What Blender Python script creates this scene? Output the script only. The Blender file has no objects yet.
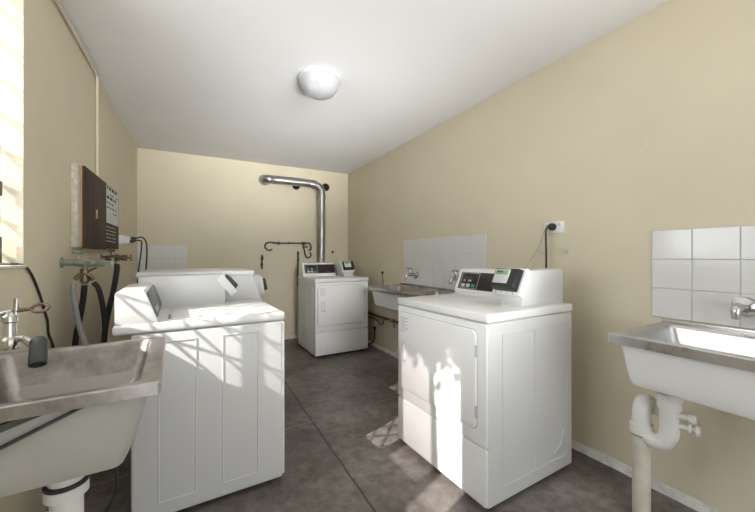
import bpy, bmesh, math, random
from mathutils import Vector, Matrix
S = bpy.context.scene
COL = S.collection
PI = math.pi
R = math.radians
random.seed(7)

# ------------------------------------------------------------------ camera, light, exposure
cam_d = bpy.data.cameras.new('camera')
cam_d.sensor_width = 36.0
cam_d.lens = 335.5 / 755 * 36.0
cam_d.clip_start = 0.02
cam = bpy.data.objects.new('camera', cam_d)
COL.objects.link(cam)
cam.location = (0, 0, 1.25)
cam.rotation_euler = (PI / 2, 0, -R(28.3))
S.camera = cam

S.view_settings.view_transform = 'Standard'
S.view_settings.look = 'None'
S.view_settings.gamma = 1.0
S.view_settings.exposure = 0.12
S.view_settings.use_curve_mapping = False

wd = bpy.data.worlds.new('sky')
S.world = wd
wd.use_nodes = True
bg = wd.node_tree.nodes['Background']
bg.inputs['Color'].default_value = (0.88, 0.94, 1.0, 1)
bg.inputs['Strength'].default_value = 2.2

SUN = Vector((1.0, 0.345, -0.78)).normalized()
sd = bpy.data.lights.new('sun', 'SUN')
sd.energy = 7.8
sd.angle = R(0.4)
sd.color = (1.0, 0.965, 0.91)
sun = bpy.data.objects.new('sun', sd)
COL.objects.link(sun)
sun.rotation_euler = SUN.to_track_quat('-Z', 'Y').to_euler()


def area(name, loc, direction, sx, sy, energy, color=(1, 1, 1)):
    d = bpy.data.lights.new(name, 'AREA')
    d.shape = 'RECTANGLE'
    d.size, d.size_y = sx, sy
    d.energy = energy
    d.color = color
    o = bpy.data.objects.new(name, d)
    COL.objects.link(o)
    o.location = loc
    o.rotation_euler = Vector(direction).to_track_quat('-Z', 'Z').to_euler()
    return o


# unseen fill lamps added behind the camera, then daylight by the window
q = area('near_high_fill', (0.95, -1.15, 1.9), (-0.06, 1, 0.27), 1.9, 0.8, 17, (0.985, 0.99, 1.0))  # added fill lamp, brightens the upper walls and ceiling
q.data.spread = R(60)
q = area('far_ceiling_fill', (0.95, -1.10, 0.6), (0.05, 5.3, 2.2), 1.6, 0.4, 8.0, (0.985, 0.99, 1.0))  # added narrow beam that lifts the far ceiling and back wall
q.data.spread = R(31)
q = area('far_dryer_fill', (0.62, -1.15, 1.5), (0.85, 5.2, -0.95), 0.9, 0.8, 1.6, (0.985, 0.99, 1.0))  # added narrow beam that brightens the far dryer
q.data.spread = R(22)
area('window_daylight', (-1.75, 1.55, 2.15), (1, 0.12, -0.02), 2.4, 1.8, 72, (0.97, 0.985, 1.0))


# ------------------------------------------------------------------ materials
def new_mat(name):
    m = bpy.data.materials.new(name)
    m.use_nodes = True
    nt = m.node_tree
    return m, nt, nt.nodes['Principled BSDF']


def noise(nt, scale, detail=4.0, rough=0.55, vec=None):
    n = nt.nodes.new('ShaderNodeTexNoise')
    n.inputs['Scale'].default_value = scale
    n.inputs['Detail'].default_value = detail
    n.inputs['Roughness'].default_value = rough
    if vec is None:
        tc = nt.nodes.new('ShaderNodeTexCoord')
        vec = tc.outputs['Object']
    nt.links.new(vec, n.inputs['Vector'])
    return n


def ramp(nt, fac, stops):
    r = nt.nodes.new('ShaderNodeValToRGB')
    e = r.color_ramp.elements
    while len(e) < len(stops):
        e.new(0.5)
    for i, (p, c) in enumerate(stops):
        e[i].position = p
        e[i].color = (c[0], c[1], c[2], 1)
    nt.links.new(fac, r.inputs['Fac'])
    return r


def bump(nt, bs, height, strength=0.2, dist=0.01):
    b = nt.nodes.new('ShaderNodeBump')
    b.inputs['Strength'].default_value = strength
    b.inputs['Distance'].default_value = dist
    nt.links.new(height, b.inputs['Height'])
    nt.links.new(b.outputs['Normal'], bs.inputs['Normal'])


def mat(name, c, rough=0.5, metal=0.0, var=0.0, scale=6.0, bmp=0.0, coat=0.0, c2=None, stretch=None):
    m, nt, bs = new_mat(name)
    bs.inputs['Roughness'].default_value = rough
    bs.inputs['Metallic'].default_value = metal
    bs.inputs['Coat Weight'].default_value = coat
    bs.inputs['Coat Roughness'].default_value = 0.12
    vec = None
    if stretch:
        tc = nt.nodes.new('ShaderNodeTexCoord')
        mp = nt.nodes.new('ShaderNodeMapping')
        mp.inputs['Scale'].default_value = stretch
        nt.links.new(tc.outputs['Object'], mp.inputs['Vector'])
        vec = mp.outputs['Vector']
    n = noise(nt, scale, vec=vec)
    lo = [max(0, x * (1 - var)) for x in c]
    hi = [min(1, x * (1 + var)) for x in c]
    if c2:
        lo = c2
        hi = c
    r = ramp(nt, n.outputs['Fac'], [(0.3, lo), (0.7, hi)])
    nt.links.new(r.outputs['Color'], bs.inputs['Base Color'])
    if bmp:
        bump(nt, bs, n.outputs['Fac'], bmp)
    return m


def wall_mat(name, c, c2):
    m, nt, bs = new_mat(name)
    bs.inputs['Roughness'].default_value = 0.62
    tc = nt.nodes.new('ShaderNodeTexCoord')
    n = noise(nt, 1.6, 6, 0.6)
    r = ramp(nt, n.outputs['Fac'], [(0.3, c2), (0.7, c)])
    # scuffs and marks
    n2 = noise(nt, 9.0, 5, 0.7)
    r2 = ramp(nt, n2.outputs['Fac'], [(0.68, (0, 0, 0)), (0.80, (1, 1, 1))])
    mx = nt.nodes.new('ShaderNodeMixRGB')
    mx.inputs['Color2'].default_value = (c2[0] * 0.72, c2[1] * 0.66, c2[2] * 0.55, 1)
    fm = nt.nodes.new('ShaderNodeMath')
    fm.operation = 'MULTIPLY'
    fm.inputs[1].default_value = 0.35
    nt.links.new(r2.outputs['Color'], fm.inputs[0])
    nt.links.new(fm.outputs[0], mx.inputs['Fac'])
    nt.links.new(r.outputs['Color'], mx.inputs['Color1'])
    nt.links.new(mx.outputs['Color'], bs.inputs['Base Color'])
    n3 = noise(nt, 38, 4, 0.6)
    bump(nt, bs, n3.outputs['Fac'], 0.10, 0.004)
    return m


def floor_mat():
    m, nt, bs = new_mat('worn_concrete')
    tc = nt.nodes.new('ShaderNodeTexCoord')
    n1 = noise(nt, 1.3, 8, 0.62)
    r1 = ramp(nt, n1.outputs['Fac'], [(0.30, (0.075, 0.062, 0.053)), (0.5, (0.175, 0.156, 0.144)), (0.70, (0.31, 0.29, 0.275))])
    n2 = noise(nt, 14, 8, 0.7)
    r2 = ramp(nt, n2.outputs['Fac'], [(0.35, (0.62, 0.60, 0.58)), (0.65, (1.25, 1.22, 1.2))])
    mul = nt.nodes.new('ShaderNodeMixRGB')
    mul.blend_type = 'MULTIPLY'
    mul.inputs['Fac'].default_value = 1
    nt.links.new(r1.outputs['Color'], mul.inputs['Color1'])
    nt.links.new(r2.outputs['Color'], mul.inputs['Color2'])
    # pale specks of paint
    n3 = noise(nt, 42, 3, 0.5)
    r3 = ramp(nt, n3.outputs['Fac'], [(0.735, (0, 0, 0)), (0.76, (1, 1, 1))])
    mx = nt.nodes.new('ShaderNodeMixRGB')
    mx.inputs['Color2'].default_value = (0.42, 0.40, 0.38, 1)
    nt.links.new(r3.outputs['Color'], mx.inputs['Fac'])
    nt.links.new(mul.outputs['Color'], mx.inputs['Color1'])
    cur = mx.outputs['Color']
    # saw-cut joints: one along the room, one across it
    sep = nt.nodes.new('ShaderNodeSeparateXYZ')
    nt.links.new(tc.outputs['Object'], sep.inputs[0])
    nw = noise(nt, 7, 4, 0.6)

    def math_(op, a, b):
        q = nt.nodes.new('ShaderNodeMath')
        q.operation = op
        for i, x in enumerate((a, b)):
            if isinstance(x, (int, float)):
                q.inputs[i].default_value = x
            else:
                nt.links.new(x, q.inputs[i])
        return q.outputs[0]
    wob = math_('MULTIPLY', math_('SUBTRACT', nw.outputs['Fac'], 0.5), 0.02)
    for axis, pos, slope, w, colr in ((0, 0.768, 0.0, 0.0065, (0.03, 0.026, 0.023)), (1, 2.395, 0.095, 0.008, (0.26, 0.24, 0.22))):
        a = sep.outputs[axis]
        b = sep.outputs[1 - axis]
        d = math_('SUBTRACT', math_('SUBTRACT', a, pos), math_('MULTIPLY', b, slope))
        d = math_('ABSOLUTE', math_('ADD', d, wob), 0)
        k = math_('LESS_THAN', d, w)
        q = nt.nodes.new('ShaderNodeMixRGB')
        q.inputs['Color2'].default_value = (*colr, 1)
        nt.links.new(math_('MULTIPLY', k, 0.8), q.inputs['Fac'])
        nt.links.new(cur, q.inputs['Color1'])
        cur = q.outputs['Color']
    nt.links.new(cur, bs.inputs['Base Color'])
    rr = ramp(nt, n1.outputs['Fac'], [(0.3, (0.50, 0.50, 0.50)), (0.7, (0.36, 0.36, 0.36))])
    nt.links.new(rr.outputs['Color'], bs.inputs['Roughness'])
    bump(nt, bs, n2.outputs['Fac'], 0.12, 0.006)
    return m


def steel_mat(name, c, rough, dirt):
    m, nt, bs = new_mat(name)
    bs.inputs['Metallic'].default_value = 1.0
    n = noise(nt, 9, 8, 0.7)
    r = ramp(nt, n.outputs['Fac'], [(0.3, [x * dirt for x in c]), (0.65, c)])
    nt.links.new(r.outputs['Color'], bs.inputs['Base Color'])
    n2 = noise(nt, 5, 6, 0.7)
    r2 = ramp(nt, n2.outputs['Fac'], [(0.3, [rough * 0.8] * 3), (0.7, [rough * 1.3] * 3)])
    nt.links.new(r2.outputs['Color'], bs.inputs['Roughness'])
    return m


def see_through(name, tint, clear, rough=0.02):
    m, nt, bs = new_mat(name)
    out = nt.nodes['Material Output']
    tr = nt.nodes.new('ShaderNodeBsdfTransparent')
    tr.inputs['Color'].default_value = (*tint, 1)
    bs.inputs['Base Color'].default_value = (*tint, 1)
    bs.inputs['Roughness'].default_value = rough
    mx = nt.nodes.new('ShaderNodeMixShader')
    mx.inputs['Fac'].default_value = 1 - clear
    nt.links.new(tr.outputs[0], mx.inputs[1])
    nt.links.new(bs.outputs[0], mx.inputs[2])
    nt.links.new(mx.outputs[0], out.inputs['Surface'])
    return m


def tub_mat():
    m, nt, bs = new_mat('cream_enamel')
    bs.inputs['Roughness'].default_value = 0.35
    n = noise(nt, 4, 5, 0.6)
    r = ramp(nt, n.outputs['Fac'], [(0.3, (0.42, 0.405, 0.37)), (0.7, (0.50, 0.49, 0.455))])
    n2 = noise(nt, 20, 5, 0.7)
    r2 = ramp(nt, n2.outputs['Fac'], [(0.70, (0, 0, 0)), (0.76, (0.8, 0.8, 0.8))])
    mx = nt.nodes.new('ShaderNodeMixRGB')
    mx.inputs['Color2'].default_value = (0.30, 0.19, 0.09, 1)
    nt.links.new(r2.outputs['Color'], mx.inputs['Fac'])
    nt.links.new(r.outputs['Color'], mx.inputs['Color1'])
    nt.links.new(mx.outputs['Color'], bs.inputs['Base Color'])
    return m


M = {
    'wall': wall_mat('cream_wall_paint', (0.70, 0.632, 0.480), (0.66, 0.59, 0.44)),
    'ceil': mat('white_ceiling_paint', (0.84, 0.84, 0.84), 0.7, var=0.02, scale=1.2, bmp=0.03),
    'floor': floor_mat(),
    'render': mat('pale_cement_edge', (0.60, 0.59, 0.56), 0.8, var=0.25, scale=14, bmp=0.3),
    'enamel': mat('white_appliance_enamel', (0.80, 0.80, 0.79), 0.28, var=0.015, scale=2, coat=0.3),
    'enamel_shaded': mat('white_enamel_shaded', (0.67, 0.67, 0.665), 0.34, var=0.015, scale=2, coat=0.2),  # same white paint as enamel, darkened to put shade on cabinet sides
    'whiteplastic': mat('white_plastic', (0.76, 0.76, 0.74), 0.4, var=0.02),
    'pvc': mat('white_pvc', (0.74, 0.73, 0.70), 0.4, var=0.06, scale=12),
    'oldpvc': mat('stained_white_pvc', (0.66, 0.63, 0.55), 0.5, c2=(0.52, 0.48, 0.38), scale=10),
    'black': mat('black_plastic', (0.016, 0.016, 0.017), 0.38, var=0.1),
    'rubber': mat('black_rubber', (0.028, 0.027, 0.026), 0.6, var=0.2, scale=20),
    'greyrubber': mat('dark_grey_rubber', (0.045, 0.052, 0.048), 0.6, var=0.15, scale=20),
    'greyhose': mat('grey_hose_plastic', (0.30, 0.30, 0.30), 0.5, var=0.1, scale=20),
    'darkpanel': mat('dark_grey_panel', (0.11, 0.11, 0.115), 0.35, var=0.05),
    'brownpanel': mat('black_brown_panel', (0.022, 0.019, 0.019), 0.3, var=0.1),
    'grey': mat('mid_grey_plastic', (0.42, 0.42, 0.42), 0.45, var=0.04),
    'lightgrey': mat('light_grey_plastic', (0.55, 0.56, 0.55), 0.45, var=0.04),
    'lcd': mat('green_lcd', (0.22, 0.42, 0.20), 0.2, var=0.05),
    'lcddark': mat('dark_lcd', (0.03, 0.045, 0.03), 0.2, var=0.05),
    'green': mat('green_button', (0.04, 0.28, 0.16), 0.4, var=0.05),
    'red': mat('red_mark', (0.55, 0.05, 0.04), 0.4, var=0.05),
    'print': mat('grey_printing', (0.45, 0.45, 0.45), 0.6, var=0.1),
    'steel': steel_mat('stainless_steel', (0.62, 0.61, 0.60), 0.28, 0.88),
    'wornsteel': steel_mat('worn_stainless_steel', (0.53, 0.50, 0.485), 0.36, 0.50),
    'chrome': steel_mat('tarnished_chrome', (0.70, 0.69, 0.67), 0.16, 0.6),
    'galv': steel_mat('galvanised_metal', (0.46, 0.46, 0.45), 0.34, 0.8),
    'brass': steel_mat('old_brass', (0.30, 0.24, 0.16), 0.45, 0.4),
    'copper': mat('painted_over_copper', (0.12, 0.095, 0.06), 0.5, c2=(0.05, 0.045, 0.035), scale=25),
    'castmetal': mat('limed_cast_metal', (0.42, 0.43, 0.38), 0.45, metal=0.5, c2=(0.24, 0.25, 0.21), scale=30),
    'iron': mat('dark_green_iron', (0.060, 0.066, 0.056), 0.6, var=0.3, scale=20),
    'rust': mat('rusty_handle', (0.19, 0.12, 0.085), 0.5, c2=(0.10, 0.07, 0.055), scale=40),
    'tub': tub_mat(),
    'tubclean': mat('off_white_enamel', (0.80, 0.80, 0.79), 0.3, var=0.03, scale=4, coat=0.2),
    'tile': mat('glazed_white_tile', (0.70, 0.70, 0.68), 0.16, var=0.025, scale=3, coat=0.4),
    'grout': mat('grey_grout', (0.55, 0.54, 0.51), 0.8, var=0.1),
    'brownboard': mat('dark_brown_board', (0.060, 0.036, 0.022), 0.7, c2=(0.030, 0.018, 0.012), scale=5, stretch=(6, 6, 0.6)),
    'rawwood': mat('raw_wood_edge', (0.44, 0.30, 0.16), 0.6, var=0.2, scale=8, stretch=(6, 6, 0.5)),
    'plaster': mat('rough_white_plaster', (0.60, 0.56, 0.48), 0.85, var=0.2, scale=30, bmp=0.5),
    'paper': mat('white_paper', (0.66, 0.66, 0.64), 0.7, var=0.06, scale=14),
    'ink': mat('black_ink', (0.02, 0.02, 0.02), 0.7, var=0.1),
    'frosted': mat('frosted_glass_dome', (0.42, 0.43, 0.44), 0.12, var=0.03, scale=10, coat=0.6),
    'hole': mat('hole_shade', (0.006, 0.005, 0.004), 0.9),
    'frame': mat('dark_window_metal', (0.10, 0.095, 0.085), 0.5, var=0.2),
    'grille': mat('dark_grille_metal', (0.10, 0.10, 0.10), 0.5, var=0.2),
    'whitewall': wall_mat('white_reveal_paint', (0.74, 0.70, 0.60), (0.70, 0.66, 0.56)),
    'glass': see_through('window_glass', (1, 1, 1), 0.94),
    'flyscreen': see_through('fly_screen_mesh', (0.95, 0.91, 0.91), 0.62, 0.8),
    'leaf': mat('leaf_green', (0.06, 0.14, 0.035), 0.5, var=0.3, scale=30),
    'bark': mat('bark', (0.12, 0.085, 0.06), 0.85, var=0.3, scale=20, bmp=0.4),
    'paving': mat('pale_paving', (0.42, 0.40, 0.36), 0.8, var=0.12, scale=5),
}


# ------------------------------------------------------------------ mesh helpers
class MB:
    def __init__(self):
        self.bm = bmesh.new()

    def add(self, verts, faces):
        vs = [self.bm.verts.new(v) for v in verts]
        for f in faces:
            try:
                self.bm.faces.new([vs[i] for i in f])
            except ValueError:
                pass
        return self

    def merge(self, other):
        me = bpy.data.meshes.new('tmp')
        other.to_mesh(me)
        self.bm.from_mesh(me)
        bpy.data.meshes.remove(me)
        other.free()

    def box(self, lo, hi, bev=0.0, seg=2, mtx=None):
        t = bmesh.new()
        c = [(a + b) / 2 for a, b in zip(lo, hi)]
        s = [abs(b - a) for a, b in zip(lo, hi)]
        bmesh.ops.create_cube(t, size=1.0)
        for v in t.verts:
            v.co = Vector([v.co[i] * s[i] + c[i] for i in range(3)])
        if bev:
            bmesh.ops.bevel(t, geom=t.edges[:], offset=min(bev, min(s) * 0.45), segments=seg, profile=0.5, affect='EDGES')
        if mtx is not None:
            bmesh.ops.transform(t, matrix=mtx, verts=t.verts)
        self.merge(t)
        return self

    def loft(self, rings, close_start=True, close_end=True):
        n = len(rings[0])
        V = [[self.bm.verts.new(p) for p in r] for r in rings]
        for a, b in zip(V, V[1:]):
            for i in range(n):
                j = (i + 1) % n
                self.bm.faces.new((a[i], a[j], b[j], b[i]))
        if close_start:
            self.bm.faces.new(list(reversed(V[0])))
        if close_end:
            self.bm.faces.new(V[-1])
        return self

    def prism(self, pts, axis, a, b, bev=0.0, seg=2):
        """extrude a 2D outline along an axis; pts are in the two other axes (in xyz order)"""
        t = bmesh.new()

        def mk(p, q):
            v = list(p)
            v.insert(axis, q)
            return v
        A = [t.verts.new(mk(p, a)) for p in pts]
        B = [t.verts.new(mk(p, b)) for p in pts]
        t.faces.new(A)
        t.faces.new(list(reversed(B)))
        for i in range(len(pts)):
            j = (i + 1) % len(pts)
            t.faces.new((A[j], A[i], B[i], B[j]))
        bmesh.ops.recalc_face_normals(t, faces=t.faces)
        if bev:
            bmesh.ops.bevel(t, geom=t.edges[:], offset=bev, segments=seg, profile=0.5, affect='EDGES')
        self.merge(t)
        return self

    def tube(self, pts, r, n=10, smooth=True, res=6, caps=True):
        P = [Vector(p) for p in pts]
        rad = list(r) if isinstance(r, (list, tuple)) else [r] * len(P)
        if smooth and len(P) > 2:
            Q, RR = [], []
            for i in range(len(P) - 1):
                p0 = P[i - 1] if i > 0 else P[i] * 2 - P[i + 1]
                p1, p2 = P[i], P[i + 1]
                p3 = P[i + 2] if i + 2 < len(P) else P[i + 1] * 2 - P[i]
                for k in range(res):
                    t = k / res
                    Q.append(0.5 * ((2 * p1) + (p2 - p0) * t + (2 * p0 - 5 * p1 + 4 * p2 - p3) * t * t + (3 * p1 - p0 - 3 * p2 + p3) * t ** 3))
                    RR.append(rad[i] * (1 - t) + rad[i + 1] * t)
            Q.append(P[-1])
            RR.append(rad[-1])
            P, rad = Q, RR
        rings = []
        tan = (P[1] - P[0]).normalized()
        up = Vector((0, 0, 1)) if abs(tan.z) < 0.9 else Vector((1, 0, 0))
        nrm = tan.cross(up).normalized()
        for i, p in enumerate(P):
            if i == 0:
                t2 = (P[1] - P[0])
            elif i == len(P) - 1:
                t2 = (P[-1] - P[-2])
            else:
                t2 = (P[i + 1] - P[i - 1])
            t2.normalize()
            nrm = (nrm - t2 * nrm.dot(t2))
            if nrm.length < 1e-6:
                nrm = t2.orthogonal()
            nrm.normalize()
            bn = t2.cross(nrm)
            rings.append([p + (nrm * math.cos(2 * PI * k / n) + bn * math.sin(2 * PI * k / n)) * rad[i] for k in range(n)])
        return self.loft(rings, caps, caps)

    def cyl(self, a, b, r, r2=None, n=20):
        return self.tube([a, b], [r, r if r2 is None else r2], n, smooth=False)

    def lathe(self, prof, origin, axis=(0, 0, 1), n=28, caps=True):
        """prof: list of (radius, distance along axis)"""
        ax = Vector(axis).normalized()
        u = ax.orthogonal().normalized()
        v = ax.cross(u)
        o = Vector(origin)
        rings = [[o + ax * h + (u * math.cos(2 * PI * k / n) + v * math.sin(2 * PI * k / n)) * max(r, 1e-4) for k in range(n)] for r, h in prof]
        return self.loft(rings, caps, caps)

    def build(self, name, material, parent=None, mtx=None, angle=35):
        bmesh.ops.recalc_face_normals(self.bm, faces=self.bm.faces)
        me = bpy.data.meshes.new(name)
        self.bm.to_mesh(me)
        self.bm.free()
        me.materials.append(M[material])
        for p in me.polygons:
            p.use_smooth = True
        me.set_sharp_from_angle(angle=R(angle))
        o = bpy.data.objects.new(name, me)
        COL.objects.link(o)
        if parent is not None:
            o.parent = parent
        if mtx is not None:
            o.matrix_local = mtx
        return o


def rrect(x0, x1, y0, y1, r, z, n=5):
    pts = []
    for cx, cy, a0 in ((x1 - r, y1 - r, 0), (x0 + r, y1 - r, 90), (x0 + r, y0 + r, 180), (x1 - r, y0 + r, 270)):
        for k in range(n + 1):
            a = R(a0 + 90 * k / n)
            pts.append((cx + r * math.cos(a), cy + r * math.sin(a), z))
    return pts


def rpanel(mb, x0, x1, z0, z1, r, ya, yb, soft=0.004):
    """a rounded-corner slab in the xz plane between y=ya (back) and y=yb (front)"""
    def ring(d, y):
        return [(p[0], y, p[1]) for p in rrect(x0 + d, x1 - d, z0 + d, z1 - d, max(r - d, 0.001), 0)]
    s = soft if yb > ya else -soft
    mb.loft([ring(0, ya), ring(0, yb - s), ring(abs(soft) * 0.3, yb - s * 0.3), ring(abs(soft), yb)])
    return mb


def empty(name, loc, rz=0.0):
    o = bpy.data.objects.new(name, None)
    o.empty_display_size = 0.1
    COL.objects.link(o)
    o.location = loc
    o.rotation_euler = (0, 0, rz)
    return o


def tag(o, label, cat, group=None):
    o['label'] = label
    o['category'] = cat
    if group:
        o['group'] = group
    return o


def struct(o):
    o['kind'] = 'structure'
    return o


def part_label(o, label):
    o['label'] = label
    return o


# ------------------------------------------------------------------ the room
XL, XR, YB, YN, HC = -0.656, 2.19, 5.10, -1.30, 2.60
WY0, WY1, WZ0, WZ1 = 0.58, 1.99, 1.20, 2.45
XO = -0.86                                                     # outer face of the left wall

struct(MB().box((XO - 0.05, YN - 0.2, -0.08), (XR + 0.2, YB + 0.2, 0)).build('floor', 'floor'))
struct(MB().box((XO, YN - 0.2, HC), (XR + 0.2, YB + 0.2, HC + 0.12)).build('ceiling', 'ceil'))
struct(MB().box((XO, YB, 0), (XR + 0.2, YB + 0.2, HC)).build('wall_back', 'wall'))
struct(MB().box((XR, YN - 0.2, 0), (XR + 0.2, YB, HC)).build('wall_right', 'wall'))
m = MB()
m.box((XO, YN - 0.2, 0), (XL, WY0, HC)).box((XO, WY1, 0), (XL, YB, HC))
m.box((XO, WY0, 0), (XL, WY1, WZ0)).box((XO, WY0, WZ1), (XL, WY1, HC))
struct(m.build('wall_left', 'wall'))
m = MB()
m.box((XL, YN - 0.2, 0), (-0.1, YN, HC)).box((2.0, YN - 0.2, 0), (XR, YN, HC)).box((-0.1, YN - 0.2, 2.35), (2.0, YN, HC))
struct(m.build('wall_near', 'wall'))
struct(MB().box((-0.13, YN - 0.21, 0), (-0.08, YN + 0.015, 2.38)).box((1.98, YN - 0.21, 0), (2.03, YN + 0.015, 2.38))
       .box((-0.08, YN - 0.21, 2.33), (1.98, YN + 0.015, 2.38)).build('trim_1', 'whiteplastic'))
struct(MB().box((-7, -6, -0.14), (5, 7, -0.085)).build('ground', 'paving'))

# rough cement cove at the foot of the walls
m = MB()
prev = []
for k in range(61):
    y = YN + (YB - YN) * k / 60
    w = 0.026 + 0.016 * random.random()
    h = 0.030 + 0.018 * random.random()
    prev.append([(XR, y, 0.0), (XR - w, y, 0.0), (XR - w * 0.55, y, h * 0.6), (XR, y, h)])
m.loft(prev)
struct(m.build('baseboard_right', 'render'))
m = MB()
prev = []
for k in range(31):
    x = XL + (XR - XL - 0.03) * k / 30
    w = 0.016 + 0.010 * random.random()
    h = 0.022 + 0.012 * random.random()
    prev.append([(x, YB, 0.0), (x, YB - w, 0.0), (x, YB - w * 0.55, h * 0.6), (x, YB, h)])
m.loft(prev)
struct(m.build('baseboard_back', 'render'))

# window in the left wall: lining, sash bars, screen, grille
w1 = empty('window_1', (0, 0, 0))
struct(w1)
m = MB()
m.box((XO + 0.001, WY0, WZ0 - 0.001), (XL + 0.012, WY1, WZ0 + 0.012), 0.003)
m.build('sill', 'whitewall', w1)
m = MB()
XS = -0.80
for y, w in ((0.60, 0.03), (1.212, 0.036), (1.51, 0.012), (1.984, 0.005)):
    m.box((XS - 0.018, y - w, WZ0 + 0.012), (XS + 0.018, y + w, WZ1))
m.box((XS - 0.018, WY0, WZ0 + 0.006), (XS + 0.018, WY1, WZ0 + 0.016)).box((XS - 0.018, WY0, WZ1 - 0.04), (XS + 0.018, WY1, WZ1))
m.build('window_frame', 'frame', w1)
m = MB()
for a, b in ((1.248, 1.498), (1.522, 1.979)):
    m.box((XS - 0.003, a, WZ0 + 0.016), (XS + 0.003, b, WZ1 - 0.04))
m.build('pane', 'glass', w1)
MB().box((XS - 0.004, 0.875, WZ0 + 0.016), (XS - 0.002, 1.176, WZ1 - 0.04)).build('fly_screen', 'flyscreen', w1)
MB().box((XS - 0.014, 0.855, WZ0 + 0.016), (XS + 0.014, 0.876, WZ1 - 0.04)).build('mullion', 'frame', w1)
# inner stay: upright rod with a catch and foot near the far jamb
m = MB()
m.cyl((-0.722, 1.965, WZ0 + 0.012), (-0.722, 1.965, 1.72), 0.0045, n=8)
m.box((-0.731, 1.956, 1.50), (-0.713, 1.974, 1.56), 0.003).box((-0.730, 1.957, 1.22), (-0.714, 1.973, 1.33), 0.003)
m.box((-0.760, 1.93, WZ0 + 0.010), (-0.672, 1.975, WZ0 + 0.022), 0.004)
m.build('window_stay', 'frame', w1)
# diamond security grille outside
gr = MB()
gx = XO - 0.012
pz, py, gw = 0.147, 0.135, 0.0060
y0, y1, z0, z1 = 1.19, WY1 + 0.03, WZ0 - 0.05, WZ1 + 0.03
for s in (1, -1):
    k = -40
    while k < 60:
        zc = z0 + k * pz
        k += 1
        # line z = zc + s*(pz/py)*(y-y0) clipped to the opening
        sl = s * pz / py
        ya, yb = y0, y1
        za, zb = zc, zc + sl * (yb - ya)
        t0, t1 = 0.0, 1.0
        dz = zb - za
        for lim, sg in ((z0, 1), (z1, -1)):
            fa, fb = sg * (za - lim), sg * (zb - lim)
            if fa < 0 and fb < 0:
                t0, t1 = 1, 0
            elif fa < 0:
                t0 = max(t0, fa / (fa - fb))
            elif fb < 0:
                t1 = min(t1, fa / (fa - fb))
        if t1 - t0 < 0.02:
            continue
        gr.cyl((gx, ya + (yb - ya) * t0, za + dz * t0), (gx, ya + (yb - ya) * t1, za + dz * t1), gw, n=6)
gr.box((gx - 0.012, y0 - 0.02, z0 - 0.02), (gx + 0.012, y1 + 0.02, z0)).box((gx - 0.012, y0 - 0.02, z1), (gx + 0.012, y1 + 0.02, z1 + 0.02))
gr.box((gx - 0.012, y0 - 0.02, z0), (gx + 0.012, y0, z1)).box((gx - 0.012, y1, z0), (gx + 0.012, y1 + 0.02, z1))
gr.build('security_grille', 'grille', w1)


# ------------------------------------------------------------------ laundry machines
def emboss(mb, side, x, y0, y1, z0, z1, w=0.006, h=0.003):
    """raised rectangular pressing on a side panel at x"""
    a, b = (x - 0.001, x + h) if side > 0 else (x - h, x + 0.001)
    for lo, hi in (((a, y0, z0), (b, y0 + w, z1)), ((a, y1 - w, z0), (b, y1, z1)), ((a, y0, z0), (b, y1, z0 + w)), ((a, y0, z1 - w), (b, y1, z1))):
        mb.box(lo, hi, 0.0012, 1)


def screws(mb, side, x, ys, z):
    for y in ys:
        a, b = (x - 0.001, x + 0.004) if side > 0 else (x - 0.004, x + 0.001)
        mb.cyl((a, y, z), (b, y, z), 0.006, n=10)


def card_reader(root, x0, x1, y, z, tilt=32, L=0.125, buttons=True, thick=0.042):
    """tilted payment reader: housing > face, screen, keypad, buttons. y,z = foot of its back plane"""
    t = R(tilt)
    mt = Matrix.Translation((0, y, z)) @ Matrix.Rotation(-t, 4, 'X')
    hb = MB().box((x0 - 0.004, -0.012, -0.022), (x1 + 0.004, 0.040, L + 0.012), 0.004, mtx=mt).build('reader_housing', 'whiteplastic', root)
    rd = MB()
    rd.prism([(-0.010, -0.006), (-thick, 0.008), (-thick + 0.006, L - 0.012), (-0.010, L)], 0, x0 + 0.008, x1 - 0.010, 0.004)
    bmesh.ops.transform(rd.bm, matrix=mt, verts=rd.bm.verts)
    rd = rd.build('card_reader', 'black', root)
    s = (0.006) / (L - 0.020)

    def face(zz):
        return -thick + (zz - 0.008) * s
    w = x1 - x0 - 0.018
    a0 = x0 + 0.008
    kp = MB().box((a0 + 0.010, face(0.05) - 0.003, 0.022), (a0 + w * 0.70, face(0.05) + 0.003, L - 0.020), 0.002, mtx=mt).build('keypad', 'lightgrey', rd)
    MB().box((a0 + 0.018, face(0.05) - 0.0045, L - 0.054), (a0 + w * 0.64, face(0.09) + 0.003, L - 0.026), 0.001, mtx=mt).build('screen', 'lcd', rd)
    m = MB()
    for k in range(3):
        m.box((a0 + 0.026 + k * 0.014, face(0.05) - 0.0052, L - 0.044), (a0 + 0.035 + k * 0.014, face(0.09), L - 0.034), mtx=mt)
    m.build('screen_digits', 'lcddark', rd)
    if buttons:
        for k in range(4):
            q = a0 + 0.008 + k * (w - 0.02) / 3.4
            MB().box((q, -0.016, -0.020), (q + 0.010, -0.010, -0.008), 0.002, mtx=mt).build('indicator', 'lightgrey', hb)
    return rd


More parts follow.
